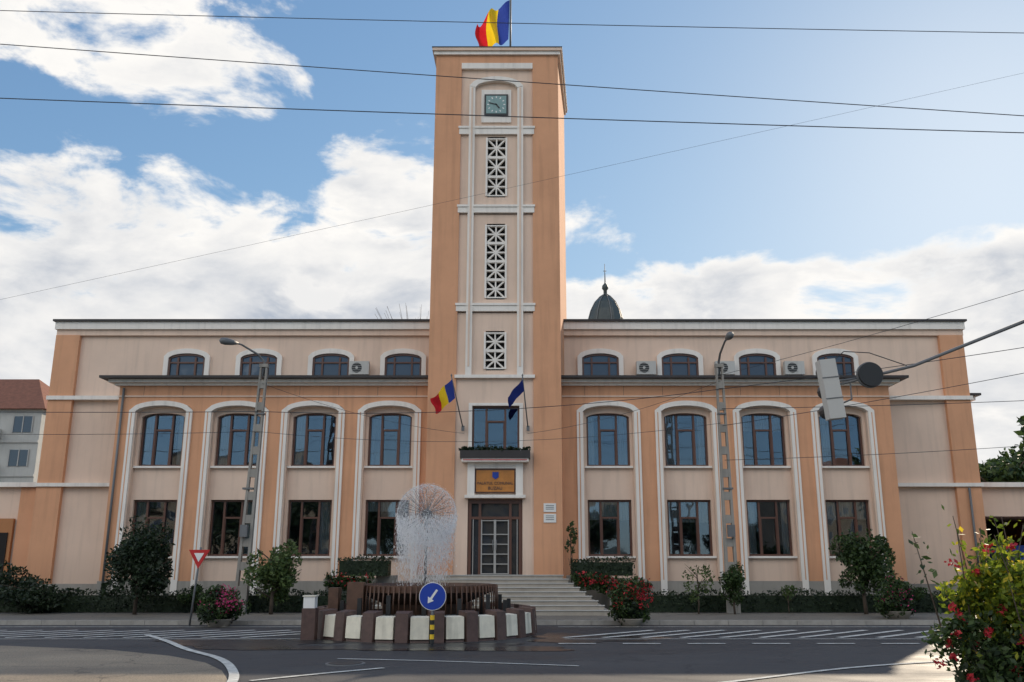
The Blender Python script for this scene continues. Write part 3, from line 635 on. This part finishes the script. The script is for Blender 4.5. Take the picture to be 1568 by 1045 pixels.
def lamp(x,y,dx,dy,lean=0):
    o=Obj('street_lamp'); hp=8.5
    for s in (-1,1):
        o.add('pole','concrete',[(x+s*.17-.05,y-.1,0),(x+s*.17+.05,y-.1,0),(x+s*.17+.05,y+.1,0),(x+s*.17-.05,y+.1,0),(x+lean+s*.10-.03,y-.07,hp),(x+lean+s*.10+.03,y-.07,hp),(x+lean+s*.10+.03,y+.07,hp),(x+lean+s*.10-.03,y+.07,hp)],[(0,3,2,1),(4,5,6,7),(0,1,5,4),(1,2,6,5),(2,3,7,6),(3,0,4,7)])
    z=.0
    while z<hp:
        t=z/hp; cx=x+lean*t; w=.17-.07*t-.03; hgt=1.0 if z<.5 else .28
        o.box('rungs','concrete',cx-w,cx+w,y-.08+.02*t,y+.08-.02*t,z,min(z+hgt,hp)); z+=hgt+.5
    o.box('pole_cap','concrete',x+lean-.15,x+lean+.15,y-.09,y+.09,hp,hp+.12)
    T=Vector((x+lean,y,hp)); hh=.72
    o.tube('arm','metal',[T+Vector((0,0,-.3)),T+Vector((0,0,.2)),T+Vector((dx*.25,dy*.2,hh*.62)),T+Vector((dx*.8,dy*.75,hh*.97)),T+Vector((dx,dy,hh))],[.05,.045,.04,.035,.03],8)
    d=Vector((dx,dy,0)).normalized(); E=T+Vector((dx,dy,hh))
    o.tube('lamp_head','metal',[E-d*.1,E+d*.1,E+d*.35,E+d*.5,E+d*.56],[.05,.10,.13,.11,.04],10)
    o.box('bands','metal',x+lean-.14,x+lean+.14,y-.11,y+.11,6.8,6.86); o.box('bands','metal',x-.17,x+.19,y-.12,y+.12,4.2,4.26)
    o.box('control_box','metal',x-.10,x+.14,y-.28,y-.12,2.6,3.0)
    o.done()
lamp(-9.45,31.0,-.85,-.75,.25); lamp(7.05,31.0,.02,-1.4,-.05)

def wire(name,a,b_,sag,rad,n=28):
    a=Vector(a);b_=Vector(b_); o=Obj(name)
    o.tube('cable','wire',[a.lerp(b_,i/n)-Vector((0,0,sag*4*(i/n)*(1-i/n))) for i in range(n+1)],rad,5); o.done()
def ext(a,b_,e=1.2):
    a=Vector(a);b_=Vector(b_);d=b_-a; return a-d*e,b_+d*e
for a,b_,r_ in (((-9.3,14,10.9),(8.7,14,9.5),.008),((-9.1,14,9.84),(8.65,14,9.18),.009),((-7.1,14,11.5),(8.65,14,11.12),.007),((-10,20,8.5),(12.6,20,13.9),.003)):
    A,B=ext(a,b_); wire('overhead_wire',A,B,.25,r_)
wire('overhead_wire',(-30,31,7.1),(-9.25,30.9,6.9),.1,.012); wire('overhead_wire',(-9.25,30.9,6.9),(7.0,30.9,7.7),.35,.012); wire('overhead_wire',(7.0,30.9,7.7),(30,24,10.5),.3,.012)
wire('overhead_wire',(7.0,30.9,7.0),(30,28,7.6),.2,.011)
wire('overhead_wire',(-9.3,30.9,6.2),(7.0,30.9,6.5),.5,.007); wire('overhead_wire',(-30,26,6.0),(-9.3,30.9,6.2),.3,.008)
wire('overhead_wire',(7.0,30.9,6.4),(26,20,9.2),.3,.010); wire('overhead_wire',(7.0,30.9,5.2),(30,27,6.6),.3,.009)
wire('overhead_wire',(-9.2,30.9,7.9),(-2.3,35,6.7),.25,.007); wire('overhead_wire',(7.0,30.9,8.0),(.2,35,6.7),.25,.007)
wire('overhead_wire',(7.0,30.9,8.2),(24,14,11.5),.4,.008)
o=Obj('traffic_light')
o.tube('mast','metal',[(11,12,0),(11,12,5.6),(10.7,12,6.1),(9.6,12,6.0),(7.0,12,5.05),(5.4,12,4.42),(4.2,12,4.12)],[.09,.08,.06,.038,.026,.022,.018],8)
rt=Matrix.Rotation(R(-6),3,'Y')
o.box('signal_housing','acwhite',4.12,4.34,11.93,12.12,3.68,4.50,rot=rt)
for k in range(3):
    z=3.82+k*.28; o.tube('visors','black',[(4.24,12.12,z),(4.24,12.3,z)],.105,14,False)
for z in (3.95,4.24): o.box('housing_ribs','metal',4.11,4.35,11.922,11.929,z,z+.012,rot=rt,piv=(4.23,12.02,4.1))
o.tube('round_board','black',[(4.76,11.9,4.28),(4.76,11.94,4.28)],.165,28,False); o.tube('round_board_rim','metal',[(4.76,11.94,4.28),(4.76,11.98,4.28)],.18,28,False)
o.tube('bracket','metal',[(4.24,12,4.5),(4.3,12,4.2),(4.76,12,4.26)],.02,6)
o.tube('bracket','metal',[(4.5,12,4.2),(4.5,12,3.95),(4.38,12,3.9)],.014,6)
o.tube('feed_cable','wire',[(4.3,12,4.5),(4.45,12,4.62),(4.8,12,4.60),(5.3,12,4.42)],.007,5)
o.done()

# ------------------------------------------------------------ side buildings
o=Obj('side_wing_building'); 
o.box('wall','pale',-34,-22.0,39.5,46,0,4.95); o.box('cornice','white',-34,-20.5,39.2,46,4.952,5.15); o.box('pier','salmon',-21.95,-20.45,39.4,46,0,4.94); 
o.box('pier','orange',-22.9,-22.05,39.3,39.45,0,3.6); o.box('opening','dark',-22.7,-22.2,39.25,39.298,0,3.0); o.tube('downpipe','metal',[(-23.4,39.3,0),(-23.4,39.3,3.4),(-23.1,39.3,3.8)],.07); o.done()
o=Obj('side_wing_building')
o.box('wall','pale',19.4,36,39.5,46,3.7,4.95); o.box('wall','orange',19.4,20.0,39.5,46,0,3.7); o.box('wall','orange',24,36,39.5,46,0,3.7); o.box('cornice','white',19.4,36,39.2,46,4.952,5.15)
o.box('fence_rails','metal',20,24,39.6,39.65,.3,.36); o.box('fence_rails','metal',20,24,39.6,39.65,1.3,1.36)
for i in range(26): o.box('fence_bars','metal',20.05+i*.155,20.08+i*.155,39.61,39.64,.12,1.5)
o.box('passage','dark',20,24,45.5,46,0,3.7)
o.box('end_eave','roof',19.35,20.2,38.6,50,8.9,9.0); o.box('end_eave_soffit','white',19.35,20.0,38.75,50,8.7,8.898)
o.done()
o=Obj('blue_van'); vx,vy=22.6,41.2
o.prism('body','blue',[(vx-2.2,.45),(vx+2.2,.45),(vx+2.2,2.3),(vx+2.05,2.5),(vx-1.2,2.5),(vx-1.65,1.55),(vx-2.2,1.35)],vy,vy+1.9)
o.prism('side_glass','glass',[(vx-1.45,1.6),(vx-.3,1.6),(vx-.3,2.25),(vx-1.15,2.25)],vy-.012,vy-.002)
for wx in (-1.4,1.4): o.tube('wheels','black',[(vx+wx,vy-.05,.45),(vx+wx,vy+.2,.45)],.34,20,False); o.tube('hubs','acwhite',[(vx+wx,vy-.06,.45),(vx+wx,vy-.04,.45)],.18,16,False)
o.done()
def block(name,x0,x1,y0,y1,h,mat,roof=None,floors=5,cols=8):
    o=Obj(name); o.box('walls',mat,x0,x1,y0,y1,0,h)
    if roof:
        o.add('roof',roof,[(x0-.5,y0-.5,h),(x1+.5,y0-.5,h),(x1+.5,y1+.5,h),(x0-.5,y1+.5,h),(x0+4,(y0+y1)/2,h+4.0),(x1-4,(y0+y1)/2,h+4.0)],[(0,1,5,4),(1,2,5),(2,3,4,5),(3,0,4),(3,2,1,0)])
    else: o.box('parapet','roof',x0-.1,x1+.1,y0-.1,y1+.1,h+.002,h+.4)
    fh=h/floors; cw=(x1-x0)/cols
    for (yf,s) in ((y0,-1),(y1,1)):
        for i in range(floors):
            o.box('floor_bands',mat,x0,x1,min(yf,yf+s*.12),max(yf,yf+s*.12),i*fh-.0+.01,i*fh+.25)
            for j in range(cols):
                cx=x0+(j+.5)*cw; z=i*fh+.95
                a,b_=(yf+s*.03,yf+s*.06); 
                o.box('windows','glass',cx-cw*.28,cx+cw*.28,min(a,b_),max(a,b_),z,z+1.45)
                a,b_=(yf+s*.065,yf+s*.1)
                for xx in (cx-cw*.29,cx-.04,cx+cw*.26): o.box('window_frames','whiteframe',xx,xx+.09,min(a,b_),max(a,b_),z-.05,z+1.5)
                if j%3==1:
                    a,b_=(yf+s*.12,yf+s*1.1); o.box('balconies',mat,cx-cw*.42,cx+cw*.42,min(a,b_),max(a,b_),i*fh+.26,i*fh+1.2)
    o.done()
block('apartment_block',-72,-43.6,80,92,15.2,'flatgrey','tile',5,9)
block('apartment_block',-62,-22,-52,-40,14,'blocktan',None,4,12)
block('apartment_block',-10,12,-64,-52,15,'blocktan',None,5,8)
block('apartment_block',34,70,-60,-46,11,'blocktan','tile',3,11)
o=Obj('church_dome'); dxc,dyc=6.8,70
o.lathe('drum','flatgrey',dxc,dyc,[(1.45,0),(1.45,19.6)],16,False)
o.lathe('dome','dome',dxc,dyc,[(1.55,19.6),(1.54,20.2),(1.45,20.9),(1.25,21.6),(.9,22.3),(.45,22.8),(.15,23.0)],16,False)
for i in range(8):
    a=i*math.pi/4+.2; o.tube('ribs','metal',[(dxc+r*math.cos(a),dyc+r*math.sin(a),z) for r,z in [(1.57,19.6),(1.56,20.2),(1.47,20.9),(1.27,21.6),(.92,22.32),(.46,22.84),(.15,23.05)]],.04,5)
o.lathe('lantern','dome',dxc,dyc,[(.15,23.0),(.15,23.4),(.27,23.55),(.24,23.8),(.08,24.0),(.02,24.2)],12)
o.tube('spire','metal',[(dxc,dyc,24.1),(dxc,dyc,25.7)],[.05,.02],6); o.box('spire_crossbar','metal',dxc-.13,dxc+.13,dyc-.02,dyc+.02,25.05,25.1); o.done()
o=Obj('church'); o.box('nave','flatgrey',dxc-6,dxc+6,dyc-4,dyc+10,0,14)
o.add('roof','dome',[(dxc-6.4,dyc-4.4,14),(dxc+6.4,dyc-4.4,14),(dxc+6.4,dyc+10.4,14),(dxc-6.4,dyc+10.4,14),(dxc,dyc-2,16.5),(dxc,dyc+8,16.5)],[(0,1,4),(1,2,5,4),(2,3,5),(3,0,4,5)])
for i in range(4):
    for s in (-1,1): o.box('windows','glass',dxc+s*1.5*(i%2+1)*1.3-.4,dxc+s*1.5*(i%2+1)*1.3+.4,dyc-4.05,dyc-4.01,5+(i//2)*4,8+(i//2)*4)
o.done()
for i,(x,y,h,r_) in enumerate(((33.2,62,9.8,3.2),(37.0,63,11.4,4),(45,66,11,4.5),(-60,60,9,4),(30.5,74,9.4,3.5),(-33,52,8,3))):
    tree('deciduous_tree',x,y,h,r_,'leafdark' if i%2 else 'leaf',6500,.24,100+i,trunk=.25,cb=.2,clumps=34,cr=.32)
for i,(x,y,h,r_) in enumerate(((-30,-22,11,4.5),(-14,-30,10,4),(-46,-26,12,5),(24,-34,8,4),(-22,-26,9,4),(-7,-36,11,4),(10,-34,9,3.5))):
    tree('deciduous_tree',x,y,h,r_,'leafdark',4200,.28,200+i,trunk=.25,cb=.2,clumps=30,cr=.3)
o=Obj('bare_tree_crown'); g=random.Random(2)
o.tube('trunk','bark',[(-6.6,54,0),(-6.5,54,12.5)],[.15,.06],6)
for i in range(44):
    a=g.uniform(-1,1); l=g.uniform(2.4,4.6)
    o.tube('twigs','bark',[(-6.5,54,12.2),(-6.5+a*l*.45,54,12.8+l*.55),(-6.5+a*l*.8+g.uniform(-.2,.2),54,13.1+l)],[.03,.018,.007],4)
o.done()

# ------------------------------------------------------------ camera
cam=bpy.data.cameras.new('camera'); co=bpy.data.objects.new('camera',cam); sc.collection.objects.link(co)
co.location=(0,0,1.8); co.rotation_euler=(R(90+13.9),0,0); cam.sensor_width=36; cam.lens=1363/1568*36; cam.shift_x=-16/1568; cam.clip_end=5000; cam.clip_start=.05
sc.camera=co

# ------------------------------------------------------------ sun + world
AZ,EL=R(31),R(25)
sun=bpy.data.lights.new('sun','SUN'); sun.energy=4.8; sun.angle=R(.5); sun.color=(1,.84,.64)
so=bpy.data.objects.new('sun',sun); sc.collection.objects.link(so)
sd=Vector((math.sin(AZ)*math.cos(EL),math.cos(AZ)*math.cos(EL),math.sin(EL)))
so.rotation_euler=sd.to_track_quat('Z','Y').to_euler()
w=bpy.data.worlds.new('World'); sc.world=w; w.use_nodes=True; nt=w.node_tree; N=nt.nodes; L=nt.links
bg=N['Background']; bg.inputs[1].default_value=.12
sky=N.new('ShaderNodeTexSky'); sky.sky_type='NISHITA'; sky.sun_disc=False; sky.sun_elevation=EL; sky.sun_rotation=AZ; sky.air_density=1.0; sky.dust_density=.3; sky.ozone_density=1.4
tn=N.new('ShaderNodeVectorMath'); tn.operation='MULTIPLY'; tn.inputs[1].default_value=(1.22,1.62,2.15); L.new(sky.outputs[0],tn.inputs[0])
dn=N.new('ShaderNodeVectorMath'); dn.operation='MULTIPLY_ADD'; dn.inputs[1].default_value=(.085,.085,.085); dn.inputs[2].default_value=(1,1,1); L.new(tn.outputs[0],dn.inputs[0])
dv=N.new('ShaderNodeVectorMath'); dv.operation='DIVIDE'; L.new(tn.outputs[0],dv.inputs[0]); L.new(dn.outputs[0],dv.inputs[1])
tc=N.new('ShaderNodeTexCoord'); nm=N.new('ShaderNodeVectorMath'); nm.operation='NORMALIZE'; L.new(tc.outputs['Generated'],nm.inputs[0])
sp=N.new('ShaderNodeSeparateXYZ'); L.new(nm.outputs[0],sp.inputs[0])
def mth(op,a,b_=None,c=None,clamp=False):
    n=N.new('ShaderNodeMath'); n.operation=op; n.use_clamp=clamp
    for i,v in enumerate((a,b_,c)):
        if v is None: continue
        if isinstance(v,(int,float)): n.inputs[i].default_value=v
        else: L.new(v,n.inputs[i])
    return n.outputs[0]
az=mth('MULTIPLY',mth('ARCTAN2',sp.outputs[0],sp.outputs[1]),180/math.pi); el=mth('MULTIPLY',mth('ARCSINE',sp.outputs[2]),180/math.pi)
def blob(a,e,sa,se,k=1.0):
    u=mth('DIVIDE',mth('SUBTRACT',az,a),sa); v=mth('DIVIDE',mth('SUBTRACT',el,e),se)
    return mth('MAXIMUM',mth('MULTIPLY',mth('SUBTRACT',1,mth('ADD',mth('MULTIPLY',u,u),mth('MULTIPLY',v,v))),k),-1.3)
bl=None
for b_ in ((-23,10,24,13.4,1.25),(-9,13,10.5,13.4,1.3),(-29,30.5,13,4.2,.5),(17,-20,75,38.8,13.0),(4.6,21.2,3.0,1.8,.3),(-120,35,60,25),(150,44,50,20),(-70,12,25,14)):
    x=blob(*b_); bl=x if bl is None else mth('MAXIMUM',bl,x)
bl=mth('MINIMUM',bl,.8)
cv=N.new('ShaderNodeCombineXYZ'); L.new(mth('MULTIPLY',az,.075),cv.inputs[0]); L.new(mth('MULTIPLY',el,.15),cv.inputs[1])
def noise(scale,detail,rough,off=(0,0,0),dist=.25):
    m=N.new('ShaderNodeMapping'); m.inputs['Location'].default_value=off; L.new(cv.outputs[0],m.inputs[0])
    n=N.new('ShaderNodeTexNoise'); n.inputs['Scale'].default_value=scale; n.inputs['Detail'].default_value=detail; n.inputs['Roughness'].default_value=rough; n.inputs['Distortion'].default_value=dist; L.new(m.outputs[0],n.inputs['Vector']); return n.outputs[0]
n1=noise(1.5,12,.58); n1u=noise(1.5,12,.58,(.10,.22,0)); n3=noise(.8,6,.55,(4,2,1))
dens=mth('ADD',mth('MULTIPLY',bl,.75),mth('MULTIPLY',mth('SUBTRACT',n1,.5),2.8))
mr=N.new('ShaderNodeMapRange'); mr.interpolation_type='SMOOTHSTEP'; mr.inputs[1].default_value=-.02; mr.inputs[2].default_value=.34; L.new(dens,mr.inputs[0])
th_=N.new('ShaderNodeMapRange'); th_.inputs[1].default_value=.22; th_.inputs[2].default_value=1.0; L.new(mth('ADD',dens,mth('MULTIPLY',mth('SUBTRACT',n3,.5),1.6)),th_.inputs[0])
lit=N.new('ShaderNodeMapRange'); lit.inputs[1].default_value=-.10; lit.inputs[2].default_value=.12; L.new(mth('SUBTRACT',n1,n1u),lit.inputs[0])
shade=mth('MULTIPLY',th_.outputs[0],mth('SUBTRACT',1.1,mth('MULTIPLY',lit.outputs[0],.85)),clamp=True)
cr=N.new('ShaderNodeMix'); cr.data_type='RGBA'; cr.inputs['A'].default_value=(8.4,8.2,7.9,1); cr.inputs['B'].default_value=(3.7,4.15,4.9,1); L.new(shade,cr.inputs['Factor'])
rear_fill=mth('MULTIPLY_ADD',mth('MULTIPLY',sp.outputs[1],-1,clamp=True),1.8,1.0)  # unseen clouds behind the camera, brightened as added fill for the facade
cs=N.new('ShaderNodeVectorMath'); cs.operation='SCALE'; L.new(cr.outputs['Result'],cs.inputs[0]); L.new(rear_fill,cs.inputs['Scale'])
mix=N.new('ShaderNodeMix'); mix.data_type='RGBA'; L.new(mr.outputs[0],mix.inputs['Factor']); L.new(dv.outputs[0],mix.inputs['A']); L.new(cs.outputs[0],mix.inputs['B'])
L.new(mix.outputs['Result'],bg.inputs[0])
sc.view_settings.view_transform='Standard'; sc.view_settings.look='None'; sc.view_settings.exposure=0
